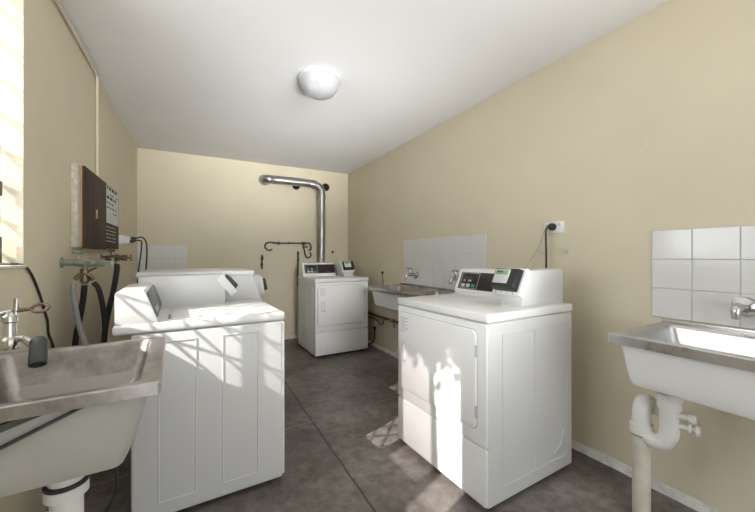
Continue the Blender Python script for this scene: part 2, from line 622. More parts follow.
def make_dryer(name, loc, rz, label, W=0.755, D=0.715, flip_notes=True):
    root = tag(empty(name, loc, rz), label, 'dryer')
    hw, f, b = W / 2, -D / 2, D / 2
    zt0, zt1 = 0.923, 0.970
    cab = MB().box((-hw, f, 0.028), (hw, b, zt0), 0.010, 3)
    for s in (1, -1):
        emboss(cab, s, s * hw, f + 0.10, f + 0.36, 0.10, 0.86)
        emboss(cab, s, s * hw, f + 0.36, f + 0.66, 0.10, 0.86)
        screws(cab, s, s * hw, (f + 0.05, f + 0.34, f + 0.68), 0.055)
        # quarter-round pressing low at the back
        pts = [(s * (hw + 0.001), f + 0.52 + 0.10 * math.sin(R(q)), 0.14 + 0.12 - 0.12 * math.cos(R(q))) for q in range(0, 91, 15)]
        cab.tube(pts, 0.003, 6)
    cab.build('cabinet', 'enamel_shaded', root)
    MB().box((-hw - 0.004, f - 0.012, zt0 + 0.002), (hw + 0.004, b, zt1), 0.008, 3).build('top_panel', 'enamel', root)
    # front sheet with the door, lower access panel
    fr = MB()
    rpanel(fr, -hw + 0.002, hw - 0.002, 0.318, zt0 - 0.004, 0.012, f + 0.002, f - 0.012, 0.006)
    fr.build('front_panel', 'enamel', root)
    kp = MB()
    rpanel(kp, -hw + 0.002, hw - 0.002, 0.034, 0.312, 0.012, f + 0.002, f - 0.012, 0.006)
    kp.build('lower_access_panel', 'enamel', root)
    dx0, dx1, dz0, dz1 = -hw + 0.028, hw - 0.060, 0.392, 0.882
    gs = MB()
    rpanel(gs, dx0 - 0.004, dx1 + 0.004, dz0 - 0.004, dz1 + 0.004, 0.034, f - 0.010, f - 0.0132, 0.0006)
    gs.build('door_gasket', 'grey', root)
    dr = MB()
    rpanel(dr, dx0, dx1, dz0, dz1, 0.03, f - 0.011, f - 0.026, 0.007)
    dr = dr.build('door', 'enamel', root)
    hx = dx0 + 0.040
    MB().box((hx, f - 0.0275, 0.565), (hx + 0.050, f - 0.020, 0.690), 0.003).build('door_handle', 'lightgrey', dr)
    MB().box((hx + 0.010, f - 0.0285, 0.580), (hx + 0.040, f - 0.022, 0.680), 0.002).build('handle_grip', 'whiteplastic', dr)
    for z in (dz0 + 0.09, dz1 - 0.10):
        MB().cyl((dx1 + 0.002, f - 0.020, z - 0.03), (dx1 + 0.002, f - 0.020, z + 0.03), 0.006, n=10).build('hinge', 'grey', dr)
    # printed instructions, top left of the door
    pr = MB()
    y_ = f - 0.0263
    for k in range(9):
        z = 0.850 - k * 0.011
        n_ = random.randint(2, 4)
        x = dx0 + 0.028
        for q in range(n_):
            w = random.uniform(0.012, 0.028)
            pr.box((x, y_ - 0.0004, z), (min(x + w, dx0 + 0.115), y_ + 0.001, z + 0.0045))
            x += w + 0.006
    pr.build('printed_instructions', 'print', dr)
    # console along the back
    cb = f + 0.50
    cs = MB()
    cs.prism([(cb, zt1 - 0.004), (cb - 0.006, zt1 + 0.030), (cb + 0.055, zt1 + 0.176), (cb + 0.075, zt1 + 0.186), (b - 0.01, zt1 + 0.186), (b - 0.002, zt1 - 0.004)], 0, -hw + 0.006, hw - 0.245, 0.004)
    cs = cs.build('console', 'enamel', root)
    # sloping face frame: origin at lower front edge
    L = math.hypot(0.061, 0.146)
    ang = math.atan2(0.061, 0.146)
    mt = Matrix.Translation((0, cb - 0.006, zt1 + 0.030)) @ Matrix.Rotation(-ang, 4, 'X')
    px0, px1 = -hw + 0.036, hw - 0.250
    dp = MB().box((px0, -0.004, 0.014), (px1, 0.006, L - 0.016), 0.002, mtx=mt).build('display_panel', 'brownpanel', cs)
    m = MB()
    a, c_, w = px0 + 0.014, 0.018, 0.165
    for lo, hi in (((a, 0.018), (a + w, 0.022)), ((a, L - 0.024), (a + w, L - 0.020)), ((a, 0.018), (a + 0.003, L - 0.02)), ((a + w - 0.003, 0.018), (a + w, L - 0.02))):
        m.box((lo[0], -0.0055, lo[1]), (hi[0], 0.0, hi[1]), mtx=mt)
    m.build('display_border', 'print', dp)
    MB().box((a + 0.03, -0.0055, L - 0.052), (a + w - 0.035, 0, L - 0.030), mtx=mt).build('display', 'lcddark', dp)
    for k, q in enumerate((0.028, 0.072, 0.088)):
        MB().box((a + q, -0.0055, 0.072), (a + q + 0.011, 0, 0.084), mtx=mt).build('indicator', 'lightgrey', dp)
    for k in range(3):
        MB().box((a + 0.018 + k * 0.048, -0.010, 0.028), (a + 0.050 + k * 0.048, 0, 0.052), 0.003, mtx=mt).build('button', 'lightgrey' if k < 1 else ('green' if k == 2 else 'lightgrey'), dp)
    m = MB()
    for k in range(3):
        q = px1 - 0.155 + k * 0.030
        m.box((q, -0.0055, 0.026 + 0.004 * (k % 2)), (q + 0.022, 0, 0.034 + 0.004 * (k % 2)), 0.001, mtx=mt)
    m.build('red_print', 'red', dp)
    # coin vault at the right end, standing on the top panel
    vx0, vx1 = hw - 0.245, hw - 0.052
    vb = f + 0.325
    vt = MB().prism([(vb, zt1 - 0.003), (vb + 0.004, zt1 + 0.070), (vb + 0.062, zt1 + 0.198), (b - 0.004, zt1 + 0.204), (b - 0.004, zt1 - 0.003)], 0, vx0 + 0.050, vx1, 0.004)
    vt.build('coin_vault', 'enamel_shaded', root)
    card_reader(root, vx0 + 0.020, vx1 - 0.002, vb - 0.012, zt1 + 0.082, tilt=27, L=0.128, thick=0.062)
    for sx in (-1, 1):
        for sy in (-1, 1):
            MB().lathe([(0.018, 0), (0.018, 0.010), (0.008, 0.012), (0.008, 0.032)], (sx * (hw - 0.06), sy * (b - 0.06), 0), n=14).build('levelling_foot', 'black', root)
    return root


def place_by_corner(cx, cy, rz, lx, ly):
    """origin of a machine whose local point (lx, ly) lands on (cx, cy)"""
    c, s = math.cos(rz), math.sin(rz)
    return (cx - (c * lx - s * ly), cy - (s * lx + c * ly), 0)


rz = R(-90 + 2.4)
make_dryer('dryer', place_by_corner(1.232, 1.166, rz, 0.755 / 2, -0.715 / 2), rz,
           'large white dryer in the right foreground with sunlight on its front door')
rz = R(1.5)
make_dryer('dryer', place_by_corner(1.262, 3.94, rz, -0.725 / 2, -0.715 / 2), rz,
           'white dryer standing in the far corner beneath the silver vent duct', W=0.725)


def make_toploader():
    W, D = 0.69, 0.745
    hw, f, b = W / 2, -D / 2, D / 2
    zt0, zt1 = 0.893, 0.940
    rz = R(90 + 2.6)
    root = tag(empty('washing_machine', place_by_corner(0.420, 1.884, rz, -hw, f), rz),
               'white top loading washer nearest the left sink, sun stripes on its side panel', 'washing machine')
    cab = MB().box((-hw, f, 0.028), (hw, b - 0.062, zt0), 0.012, 3)
    for s in (1, -1):
        emboss(cab, s, s * hw, f + 0.130, f + 0.306, 0.095, 0.850)
        emboss(cab, s, s * hw, f + 0.42, f + 0.58, 0.095, 0.850)
        screws(cab, s, s * hw, (f + 0.03, f + 0.30, f + 0.6), 0.055)
    cab.build('cabinet', 'enamel_shaded', root)
    fr = MB()
    rpanel(fr, -hw + 0.002, hw - 0.002, 0.04, zt0 - 0.004, 0.012, f + 0.002, f - 0.010, 0.006)
    fr.build('front_panel', 'enamel', root)
    MB().box((-hw - 0.005, f - 0.012, zt0 + 0.002), (hw + 0.005, b + 0.004, zt1), 0.013, 3).build('top_panel', 'enamel', root)
    lid = MB().box((-hw + 0.075, f + 0.035, zt1 - 0.004), (hw - 0.17, b - 0.215, zt1 + 0.006), 0.004).build('lid', 'enamel', root)
    MB().box((-hw + 0.09, b - 0.212, zt1 - 0.002), (-hw + 0.22, b - 0.204, zt1 + 0.003)).build('lid_slot', 'darkpanel', lid)
    # shallow console by the wall, sloping face
    c0 = b - 0.168
    cs = MB().prism([(c0, zt1 - 0.003), (c0 + 0.004, zt1 + 0.012), (c0 + 0.050, zt1 + 0.142), (c0 + 0.060, zt1 + 0.152), (b - 0.012, zt1 + 0.150), (b - 0.004, zt1 + 0.142), (b - 0.004, zt1 - 0.003)], 0, -hw + 0.004, hw - 0.145, 0.004).build('console', 'enamel', root)
    L = math.hypot(0.046, 0.130)
    ang = math.atan2(0.046, 0.130)
    mt = Matrix.Translation((0, c0 + 0.004, zt1 + 0.012)) @ Matrix.Rotation(-ang, 4, 'X')
    dp = MB().box((-hw + 0.012, -0.005, 0.010), (hw - 0.155, 0.006, L - 0.004), 0.002, mtx=mt).build('display_panel', 'darkpanel', cs)
    m = MB()
    for k in range(4):
        m.box((-hw + 0.06 + k * 0.05, -0.008, 0.024), (-hw + 0.10 + k * 0.05, 0, 0.050), 0.002, mtx=mt)
    m.build('button_row', 'grey', dp)
    # tall coin vault at the far end, reaching out over the top
    v = MB().prism([(b - 0.515, zt1 - 0.003), (b - 0.515, zt1 + 0.186), (b - 0.505, zt1 + 0.192), (b - 0.045, zt1 + 0.186), (b - 0.045, zt1 - 0.003)], 0, hw - 0.142, hw - 0.005, 0.005)
    v.build('coin_vault', 'enamel_shaded', root)
    card_reader(root, hw - 0.140, hw - 0.01, b - 0.568, zt1 + 0.084, tilt=38, L=0.112)
    for sx in (-1, 1):
        for sy in (-1, 1):
            MB().lathe([(0.018, 0), (0.018, 0.010), (0.008, 0.012), (0.008, 0.032)], (sx * (hw - 0.06), sy * (b - 0.06), 0), n=14).build('levelling_foot', 'black', root)
    return root


make_toploader()


def make_frontloader():
    W, D = 0.68, 0.76
    hw, f, b = W / 2, -D / 2, D / 2
    rz = R(91)
    root = tag(empty('washing_machine', place_by_corner(0.440, 2.665, rz, -hw, f), rz),
               'taller white washer behind the sunlit one, its sloping top edge showing', 'washing machine')
    ztop = 1.118
    cab = MB().prism([(f, 0.028), (f, 0.905), (f + 0.070, ztop), (b, ztop - 0.010), (b, 0.028)], 0, -hw, hw, 0.010, 3)
    for s in (1, -1):
        emboss(cab, s, s * hw, f + 0.09, f + 0.34, 0.10, 0.86)
        emboss(cab, s, s * hw, f + 0.42, f + 0.66, 0.10, 0.86)
    cab.build('cabinet', 'enamel_shaded', root)
    MB().box((-hw - 0.006, f + 0.060, ztop - 0.012), (hw + 0.006, b + 0.030, ztop + 0.024), 0.009, 3).build('top_panel', 'enamel', root)
    dr = MB().lathe([(0.205, 0), (0.205, 0.012), (0.190, 0.030), (0.150, 0.034), (0.140, 0.022), (0.0, 0.016)], (0, f + 0.002, 0.55), (0, -1, 0), 40, caps=False).build('door', 'enamel', root)
    MB().lathe([(0.142, 0.020), (0.12, 0.032), (0.0, 0.042)], (0, f + 0.002, 0.55), (0, -1, 0), 32, caps=False).build('door_glass', 'black', dr)
    L = math.hypot(0.07, 0.213)
    ang = math.atan2(0.07, 0.213)
    mt = Matrix.Translation((0, f, 0.905)) @ Matrix.Rotation(-ang, 4, 'X')
    MB().box((-hw + 0.04, -0.004, 0.03), (hw - 0.26, 0.004, L - 0.03), 0.002, mtx=mt).build('display_panel', 'brownpanel', root)
    MB().prism([(f - 0.060, 0.925), (f - 0.045, 1.085), (f + 0.06, 1.085), (f + 0.01, 0.925)], 0, hw - 0.34, hw - 0.14, 0.005).build('coin_vault', 'enamel_shaded', root)
    card_reader(root, hw - 0.33, hw - 0.15, f - 0.068, 0.950, tilt=8, L=0.112, buttons=False)
    for sx in (-1, 1):
        for sy in (-1, 1):
            MB().lathe([(0.018, 0), (0.018, 0.010), (0.008, 0.012), (0.008, 0.032)], (sx * (hw - 0.06), sy * (b - 0.06), 0), n=14).build('levelling_foot', 'black', root)
    return root


make_frontloader()


# ------------------------------------------------------------------ laundry tubs
def basin(root, x0, x1, y0, y1, z, bowls, mat_steel, tub_depth, lip=0.036, rim=None, up=None, taper=0.035):
    """pressed steel top with one or more bowls (list of (xa, xb, ya, yb)), enamel tub below.
    The wall side is the side given by up: +1 = high x, -1 = low x"""
    m = MB()
    r = 0.012
    t = 0.003
    # flange skirt
    outer_lo = rrect(x0, x1, y0, y1, r, z - lip)
    outer_hi = rrect(x0, x1, y0, y1, r, z - 0.004)
    outer_tp = rrect(x0 + 0.004, x1 - 0.004, y0 + 0.004, y1 - 0.004, r, z)
    inner_lo = rrect(x0 + t, x1 - t, y0 + t, y1 - t, r, z - lip)
    m.loft([inner_lo, outer_lo, outer_hi, outer_tp], False, False)
    tp = outer_tp
    # deck between the skirt and the bowls: strips
    ys = sorted(bowls, key=lambda q: q[2])
    X0, X1, Y0, Y1 = x0 + 0.004, x1 - 0.004, y0 + 0.004, y1 - 0.004
    if len(bowls) == 1:
        xa, xb, ya, yb = bowls[0]
        m.loft([tp, rrect(xa, xb, ya, yb, 0.03, z), rrect(xa + 0.006, xb - 0.006, ya + 0.006, yb - 0.006, 0.035, z - 0.012)], False, False)
        holes = [bowls[0]]
    else:
        holes = bowls
        for (xa, xb, ya, yb) in ys:
            m.loft([rrect(X0, X1, ya - 0.03, yb + 0.03, 0.012, z), rrect(xa, xb, ya, yb, 0.03, z), rrect(xa + 0.006, xb - 0.006, ya + 0.006, yb - 0.006, 0.035, z - 0.012)], False, False)
        m.box((X0, Y0, z - 0.004), (X1, ys[0][2] - 0.02, z - 0.0005)).box((X0, ys[-1][3] + 0.02, z - 0.004), (X1, Y1, z - 0.0005))
    if up:
        xs = (x1 - 0.010, x1) if up > 0 else (x0, x0 + 0.010)
        m.box((xs[0], y0, z - 0.004), (xs[1], y1, z + 0.018), 0.003)
    top = m.build('steel_rim', mat_steel, root)
    for (xa, xb, ya, yb) in holes:
        d = tub_depth - 0.015
        m = MB()
        g = 0.006
        rings = [rrect(xa + g, xb - g, ya + g, yb - g, 0.035, z - 0.012),
                 rrect(xa + g + taper * 0.8, xb - g - taper * 0.8, ya + g + taper, yb - g - taper, 0.045, z - d + 0.03),
                 rrect(xa + g + taper + 0.02, xb - g - taper - 0.02, ya + g + taper + 0.02, yb - g - taper - 0.02, 0.035, z - d)]
        m.loft(rings, False, False)
        cx, cy = (xa + xb) / 2, (ya + yb) / 2
        n = len(rings[-1])
        dr = [(cx + 0.03 * math.cos(2 * PI * (k - 2.5) / n + 0.3), cy + 0.03 * math.sin(2 * PI * (k - 2.5) / n + 0.3), z - d - 0.004) for k in range(n)]
        m.loft([rings[-1], dr], False, False)
        bo = m.build('bowl', mat_steel, root)
        MB().lathe([(0.034, 0.0), (0.034, 0.003), (0.026, 0.004), (0.022, -0.004), (0, -0.004)], (cx, cy, z - d - 0.004), n=20).build('drain', 'chrome', bo)
    return top


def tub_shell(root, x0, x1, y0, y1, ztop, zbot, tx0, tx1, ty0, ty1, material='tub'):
    m = MB()
    r = 0.03
    h = ztop - zbot
    m.loft([rrect(x0, x1, y0, y1, r, ztop),
            rrect(x0 + tx0 * 0.7, x1 - tx1 * 0.7, y0 + ty0 * 0.7, y1 - ty1 * 0.7, r + 0.01, ztop - h * 0.72),
            rrect(x0 + tx0, x1 - tx1, y0 + ty0, y1 - ty1, r + 0.005, ztop - h * 0.90),
            rrect(x0 + tx0 + 0.008, x1 - tx1 - 0.008, y0 + ty0 + 0.006, y1 - ty1 - 0.008, r, zbot + 0.004),
            rrect(x0 + tx0 + 0.016, x1 - tx1 - 0.018, y0 + ty0 + 0.014, y1 - ty1 - 0.016, r, zbot)], False, True)
    return m.build('tub', material, root)


# left foreground tub
tl = tag(empty('laundry_sink', (XL + 0.28, 1.41, 0), R(3.0)),
         'worn stainless laundry sink in the left foreground under the window', 'sink')
basin(tl, -0.276, 0.272, -0.310, 0.310, 0.900, [(-0.225, 0.224, -0.285, 0.282)], 'wornsteel', 0.185)
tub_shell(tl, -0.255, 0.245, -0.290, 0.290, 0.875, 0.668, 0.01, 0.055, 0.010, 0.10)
for (za, zb, xa, xb) in ((0.700, 0.708, 0.118, 0.130), (0.766, 0.798, 0.018, 0.060)):
    MB().prism([(-0.279, za - 0.004), (-0.279, zb - 0.004), (xa, 0.872), (xb, 0.872)], 1, -0.307, -0.286, 0.001, 1).build('bracket', 'iron', tl)
wp = MB()
wp.lathe([(0.040, 0), (0.040, -0.050), (0.048, -0.050), (0.048, -0.078), (0.036, -0.080), (0.036, -0.20)], (0.050, -0.19, 0.672), n=24)
wp.build('waste_pipe', 'pvc', tl)
MB().tube([(0.050, -0.19, 0.50), (0.05, -0.18, 0.43), (0.05, -0.12, 0.39), (0.02, -0.03, 0.40), (-0.06, 0.0, 0.42), (-0.12, 0.0, 0.42), (-0.272, 0.0, 0.42)], 0.036, 16).build('waste_trap', 'oldpvc', tl)
MB().lathe([(0.044, 0), (0.049, 0.002), (0.049, 0.010), (0.040, 0.011)], (0.050, -0.19, 0.622), n=24).build('seal_ring', 'rubber', tl)

# right foreground tub
tr = tag(empty('laundry_sink', (XR - 0.272, 0.455, 0), 0),
         'stainless laundry sink with cream tub on the right wall, nearest the camera', 'sink')
basin(tr, -0.265, 0.270, -0.42, 0.40, 0.900, [(-0.225, 0.215, -0.375, 0.355)], 'steel', 0.205, lip=0.042, up=1)
tub_shell(tr, -0.240, 0.245, -0.39, 0.368, 0.872, 0.672, 0.03, 0.02, 0.03, 0.022, 'tubclean')
# white bottle trap and floor pipe under it
tp = MB()
dx, dy = -0.045, 0.252
tp.lathe([(0.040, 0.0), (0.040, -0.040), (0.048, -0.042), (0.048, -0.070), (0.040, -0.072), (0.044, -0.090), (0.044, -0.110), (0.038, -0.112), (0.036, -0.150)], (dx, dy, 0.676), n=24)
tp.tube([(dx, dy, 0.54), (dx, dy, 0.455), (dx, dy + 0.022, 0.405), (dx, dy + 0.062, 0.392), (dx, dy + 0.095, 0.415), (dx, dy + 0.10, 0.44)], 0.036, 18)
tp.build('waste_trap', 'pvc', tr)
el = MB()
ey = dy + 0.108
el.lathe([(0.046, 0.0), (0.046, 0.045), (0.039, 0.048), (0.038, 0.075)], (dx, ey, 0.405), n=24)
el.tube([(dx, ey, 0.46), (dx, ey, 0.505), (dx + 0.012, ey, 0.535), (dx + 0.04, ey, 0.545), (dx + 0.07, ey, 0.53), (dx + 0.075, ey, 0.49)], 0.037, 18)
el.build('pipe_elbow', 'pvc', tr)
MB().cyl((dx, ey, 0.002), (dx, ey, 0.400), 0.036, n=24).build('floor_pipe', 'oldpvc', tr)
MB().cyl((dx, ey, 0.398), (dx, ey, 0.408), 0.041, n=24).build('seal_ring', 'rubber', tr)
MB().lathe([(0.013, 0), (0.013, 0.035), (0.022, 0.036), (0.022, 0.046), (0.013, 0.047), (0.013, 0.058), (0.024, 0.059), (0.020, 0.072)], (dx, dy - 0.03, 0.500), (0.25, -1, 0.0), n=16).build('trap_outlet_cap', 'pvc', tr)
MB().lathe([(0.013, 0), (0.013, 0.035), (0.020, 0.036), (0.020, 0.060)], (dx, dy - 0.03, 0.545), (0.25, -1, 0.0), n=16).build('trap_outlet_cap', 'pvc', tr)
MB().lathe([(0.012, 0), (0.012, 0.028), (0.006, 0.03), (0.006, 0.04)], (dx - 0.01, dy + 0.056, 0.632), (0, 0, 1), n=12).build('chain_stay', 'brass', tr)

# twin tub along the right wall
tw = tag(empty('double_laundry_sink', (XR - 0.232, 2.72, 0), R(0)),
         'double bowl stainless laundry trough on the right wall beyond the near dryer', 'sink')
basin(tw, -0.230, 0.230, -0.735, 0.735, 0.905, [(-0.195, 0.175, -0.690, -0.025), (-0.195, 0.175, 0.025, 0.690)], 'wornsteel', 0.235, up=1)
for a, b in ((-0.700, -0.012), (0.012, 0.700)):
    t = MB()
    r = 0.03
    t.loft([rrect(-0.205, 0.205, a, b, r, 0.880), rrect(-0.180, 0.195, a + 0.04, b - 0.04, r, 0.70), rrect(-0.150, 0.180, a + 0.06, b - 0.06, r, 0.668)], False, True)
    t.build('tub', 'enamel_shaded', tw)


# ------------------------------------------------------------------ tiles
def tiles(name, label, origin, u, n_out, cols, rows, th, gap=0.004):
    """tile splashback: grid laid on a grout bed; u = direction of columns, n_out = outward normal"""
    u, n = Vector(u), Vector(n_out)
    up = Vector((0, 0, 1))
    root = tag(empty(name, origin), label, 'tiles')
    mt = Matrix(((u.x, n.x, 0, 0), (u.y, n.y, 0, 0), (0, 0, 1, 0), (0, 0, 0, 1)))
    W = sum(cols)
    MB().box((0, 0.0005, 0), (W, 0.004, rows * th), mtx=mt).build('grout_bed', 'grout', root)
    m = MB()
    x = 0
    for cw in cols:
        for r_ in range(rows):
            m.box((x + gap / 2, 0.001, r_ * th + gap / 2), (x + cw - gap / 2, 0.0075, (r_ + 1) * th - gap / 2), 0.0018, 1, mtx=mt)
        x += cw
    m.build('tile_field', 'tile', root)
    return root


tiles('tile_splashback', 'white square tile splashback above the right foreground sink', (XR, 0.903, 0.922), (0, -1, 0), (-1, 0, 0), [0.170] * 5, 3, 0.1553)
tiles('tile_splashback', 'white tile splashback above the double trough on the right wall', (XR, 3.40, 0.925), (0, -1, 0), (-1, 0, 0), [0.187] * 7, 3, 0.171)
tiles('tile_splashback', 'white tile patch low on the back wall in the left corner', (XL + 0.005, YB, 0.86), (1, 0, 0), (0, -1, 0), [0.108, 0.145, 0.145, 0.145], 3, 0.178)


# ------------------------------------------------------------------ taps
def wall_tap(name, label, y, z, big=1.0):
    root = tag(empty(name, (XR - 0.0075, y, z)), label, 'tap')
    s = big
    MB().lathe([(0.034 * s, 0), (0.034 * s, 0.006), (0.026 * s, 0.014), (0.014 * s, 0.018)], (0, 0, 0), (-1, 0, 0), 24).build('wall_flange', 'chrome', root)
    m = MB()
    m.tube([(-0.012, 0, 0), (-0.05 * s, 0, 0.001), (-0.085 * s, 0, 0.0), (-0.105 * s, 0, -0.012), (-0.110 * s, 0, -0.040 * s)], [0.013 * s, 0.015 * s, 0.013 * s, 0.012 * s, 0.011 * s], 14)
    m.lathe([(0.013 * s, 0), (0.015 * s, 0.02 * s), (0.010 * s, 0.034 * s), (0.007 * s, 0.05 * s)], (-0.055 * s, 0, 0.006), (-0.25, 0, 1), 16)
    m.build('tap_body', 'chrome', root)
    h = MB()
    c = Vector((-0.055 * s - 0.012 * s, 0, 0.056 * s))
    h.cyl(c + Vector((0, -0.030 * s, 0)), c + Vector((0, 0.030 * s, 0)), 0.0055 * s, n=10)
    h.cyl(c + Vector((-0.026 * s, 0, 0)), c + Vector((0.026 * s, 0, 0)), 0.0055 * s, n=10)
    h.lathe([(0.010 * s, -0.008 * s), (0.011 * s, 0.004 * s), (0.004 * s, 0.010 * s)], c, (0, 0, 1), 12)
    h.build('tap_handle', 'chrome', root)
    return root


wall_tap('wall_tap', 'chrome tap on the tiles over the double trough, farther of the pair', 3.13, 1.04, 1.3)
wall_tap('wall_tap', 'chrome tap over the double trough, next to the near dryer console', 2.38, 1.04, 1.3)
rt = tag(empty('wall_tap', (XR - 0.0075, 0.545, 1.02)), 'chrome spout tap on the tiles above the right foreground sink', 'tap')
MB().lathe([(0.046, 0), (0.046, 0.006), (0.038, 0.018), (0.026, 0.024), (0.026, 0.040)], (0, 0, 0), (-1, 0, 0), 26).build('wall_flange', 'chrome', rt)
m = MB()
m.tube([(-0.02, 0, 0), (-0.065, 0, 0.004), (-0.10, 0, 0.004), (-0.12, 0, -0.006), (-0.124, 0, -0.045)], [0.022, 0.021, 0.020, 0.017, 0.013], 18)
m.build('tap_body', 'chrome', rt)
MB().lathe([(0.026, 0), (0.028, 0.008), (0.026, 0.024), (0.014, 0.030)], (-0.062, 0, 0.016), (0, 0, 1), 8).build('tap_handle', 'whiteplastic', rt)

# sink tap at the left: lever body on the wall with swivel spout and rubber nozzle
lt = tag(empty('sink_tap', (XL, 1.30, 1.0)), 'old chrome wall tap with swivel spout over the left foreground sink', 'tap')
MB().lathe([(0.034, 0), (0.034, 0.005), (0.020, 0.014)], (0, 0, 0.010), (1, 0, 0), 20).build('wall_flange', 'chrome', lt)
m = MB()
m.tube([(0.006, 0, 0.010), (0.10, 0, 0.008), (0.170, 0, 0.010), (0.195, 0, 0.016)], [0.013, 0.013, 0.014, 0.016], 14)
m.lathe([(0.020, -0.012), (0.022, 0.0), (0.022, 0.014), (0.015, 0.022), (0.013, 0.060), (0.017, 0.064), (0.017, 0.078), (0.012, 0.084), (0.010, 0.092)], (0.200, 0, 0.005), (0, 0, 1), 18)
m.build('tap_body', 'chrome', lt)
m = MB()
m.tube([(0.205, 0, 0.012), (0.215, -0.004, 0.020), (0.232, -0.008, 0.020), (0.246, -0.012, 0.004), (0.256, -0.014, 0.000)], [0.011, 0.010, 0.009, 0.009, 0.011], 14)
m.build('spout', 'chrome', lt)
MB().lathe([(0.004, 0.006), (0.014, 0.005), (0.0185, -0.004), (0.0195, -0.072), (0.0185, -0.075), (0.0155, -0.073), (0.0145, -0.03), (0.0, -0.028)], (0.264, -0.016, 0.014), (-0.16, 0.62, 0.85), 26, caps=False).build('rubber_nozzle', 'greyrubber', lt)
m = MB()
m.cyl((0.212, 0, 0.085), (0.214, 0, 0.132), 0.006, n=12)
m.tube([(0.14, -0.01, 0.078), (0.18, -0.004, 0.090), (0.205, 0, 0.096)], [0.007, 0.006, 0.006], 10)
m.build('spindle', 'chrome', lt)
m = MB()
m.tube([(0.205, 0, 0.094), (0.225, 0.002, 0.099), (0.243, 0.004, 0.100)], [0.007, 0.006, 0.006], 10)
ring = [(0.260 + 0.018 * math.cos(2 * PI * k / 16), 0.006 + 0.010 * math.sin(2 * PI * k / 16), 0.101 + 0.010 * math.sin(2 * PI * k / 16)) for k in range(17)]
m.tube(ring, 0.0045, 8, smooth=False)
m.build('lever', 'rust', lt)


# ------------------------------------------------------------------ washer taps and hoses on the left wall
def hose_tap(loc, reach, label, mat_body):
    root = tag(empty('washer_tap', loc), label, 'tap')
    MB().lathe([(0.030, 0), (0.030, 0.004), (0.016, 0.010)], (0, 0, 0), (1, 0, 0), 18).build('wall_flange', mat_body, root)
    m = MB()
    m.tube([(0.0, 0, 0), (reach * 0.35, 0, 0), (reach * 0.80, 0, 0)], [0.014, 0.023, 0.020], 14)
    m.lathe([(0.029, 0), (0.029, 0.026)], (reach * 0.42, 0, 0), (1, 0, 0), 6)
    m.lathe([(0.025, 0), (0.025, 0.03), (0.012, 0.034)], (reach * 0.66, 0, 0), (1, 0, 0), 6)
    m.lathe([(0.014, 0), (0.013, 0.035)], (reach * 0.42, 0, -0.012), (0, 0, -1), 14)
    m.build('tap_body', mat_body, root)
    h = MB()
    h.cyl((reach * 0.30, 0, 0.012), (reach * 0.30, 0, 0.052), 0.006, n=10)
    h.tube([(reach * 0.30 - 0.024, 0, 0.060), (reach * 0.30, 0, 0.054), (reach * 0.30 + 0.024, 0, 0.060)], [0.009, 0.006, 0.009], 10)
    h.tube([(reach * 0.30, -0.026, 0.060), (reach * 0.30, 0, 0.054), (reach * 0.30, 0.026, 0.060)], [0.009, 0.006, 0.009], 10)
    h.build('tap_handle', mat_body, root)
    h = MB()
    e = reach * 0.95
    h.cyl((reach * 0.80, 0, 0), (e, 0, 0), 0.006, n=10)
    h.tube([(e, 0, -0.024), (e, 0, 0), (e, 0, 0.024)], [0.009, 0.005, 0.009], 10)
    h.tube([(e, -0.024, 0), (e, 0, 0), (e, 0.024, 0)], [0.009, 0.005, 0.009], 10)
    h.build('tap_handle', mat_body, root)
    return root


t1 = hose_tap((XL, 2.45, 1.213), 0.235, 'pale limed tap with three hoses on the left wall behind the sink', 'castmetal')
m = MB()
m.lathe([(0.016, 0), (0.021, 0.004), (0.021, 0.026), (0.012, 0.030), (0.014, 0.05), (0.022, 0.052), (0.022, 0.075), (0.014, 0.08), (0.014, 0.088)], (0.098, 0, -0.035), (0, 0, -1), 8)
m.tube([(0.098, 0, -0.065), (0.120, 0.004, -0.075), (0.136, 0.008, -0.100)], [0.012, 0.013, 0.012], 10)
m.tube([(0.098, 0, -0.065), (0.075, -0.004, -0.072), (0.058, -0.008, -0.095)], [0.012, 0.013, 0.012], 10)
m.cyl((0.098, 0.0, -0.060), (0.150, 0.0, -0.028), 0.007, n=8)
m.build('brass_splitter', 'brass', t1)
tag(MB().tube([(-0.598, 2.438, 1.098), (-0.602, 2.43, 1.07), (-0.585, 2.40, 0.97), (-0.555, 2.35, 0.86), (-0.510, 2.28, 0.76), (-0.47, 2.22, 0.66), (-0.45, 2.2, 0.45)], 0.0135, 12).build('hose', 'greyhose'),
    'light grey hose hanging in front of the black ones under the limed tap', 'hose')
tag(MB().tube([(-0.558, 2.45, 1.085), (-0.565, 2.46, 1.02), (-0.585, 2.48, 0.90), (-0.612, 2.52, 0.78), (-0.63, 2.55, 0.60), (-0.62, 2.56, 0.35)], 0.0145, 12).build('hose', 'rubber'),
    'straight black hose dropping from the middle of the limed tap', 'hose')
tag(MB().tube([(-0.520, 2.458, 1.098), (-0.500, 2.47, 1.06), (-0.485, 2.49, 0.96), (-0.478, 2.505, 0.84), (-0.482, 2.51, 0.72), (-0.49, 2.51, 0.5)], 0.0135, 12).build('hose', 'rubber'),
    'curved black hose on the room side of the limed tap', 'hose')
t2 = hose_tap((XL, 3.32, 1.235), 0.20, 'dark tarnished tap beyond the limed tap, below the wall socket', 'brass')
tag(MB().tube([(-0.560, 3.318, 1.185), (-0.556, 3.31, 1.14), (-0.575, 3.29, 0.98), (-0.605, 3.27, 0.80), (-0.625, 3.26, 0.62), (-0.62, 3.26, 0.40)], 0.019, 12).build('hose', 'rubber'),
    'black hose hanging from the dark tarnished tap', 'hose')

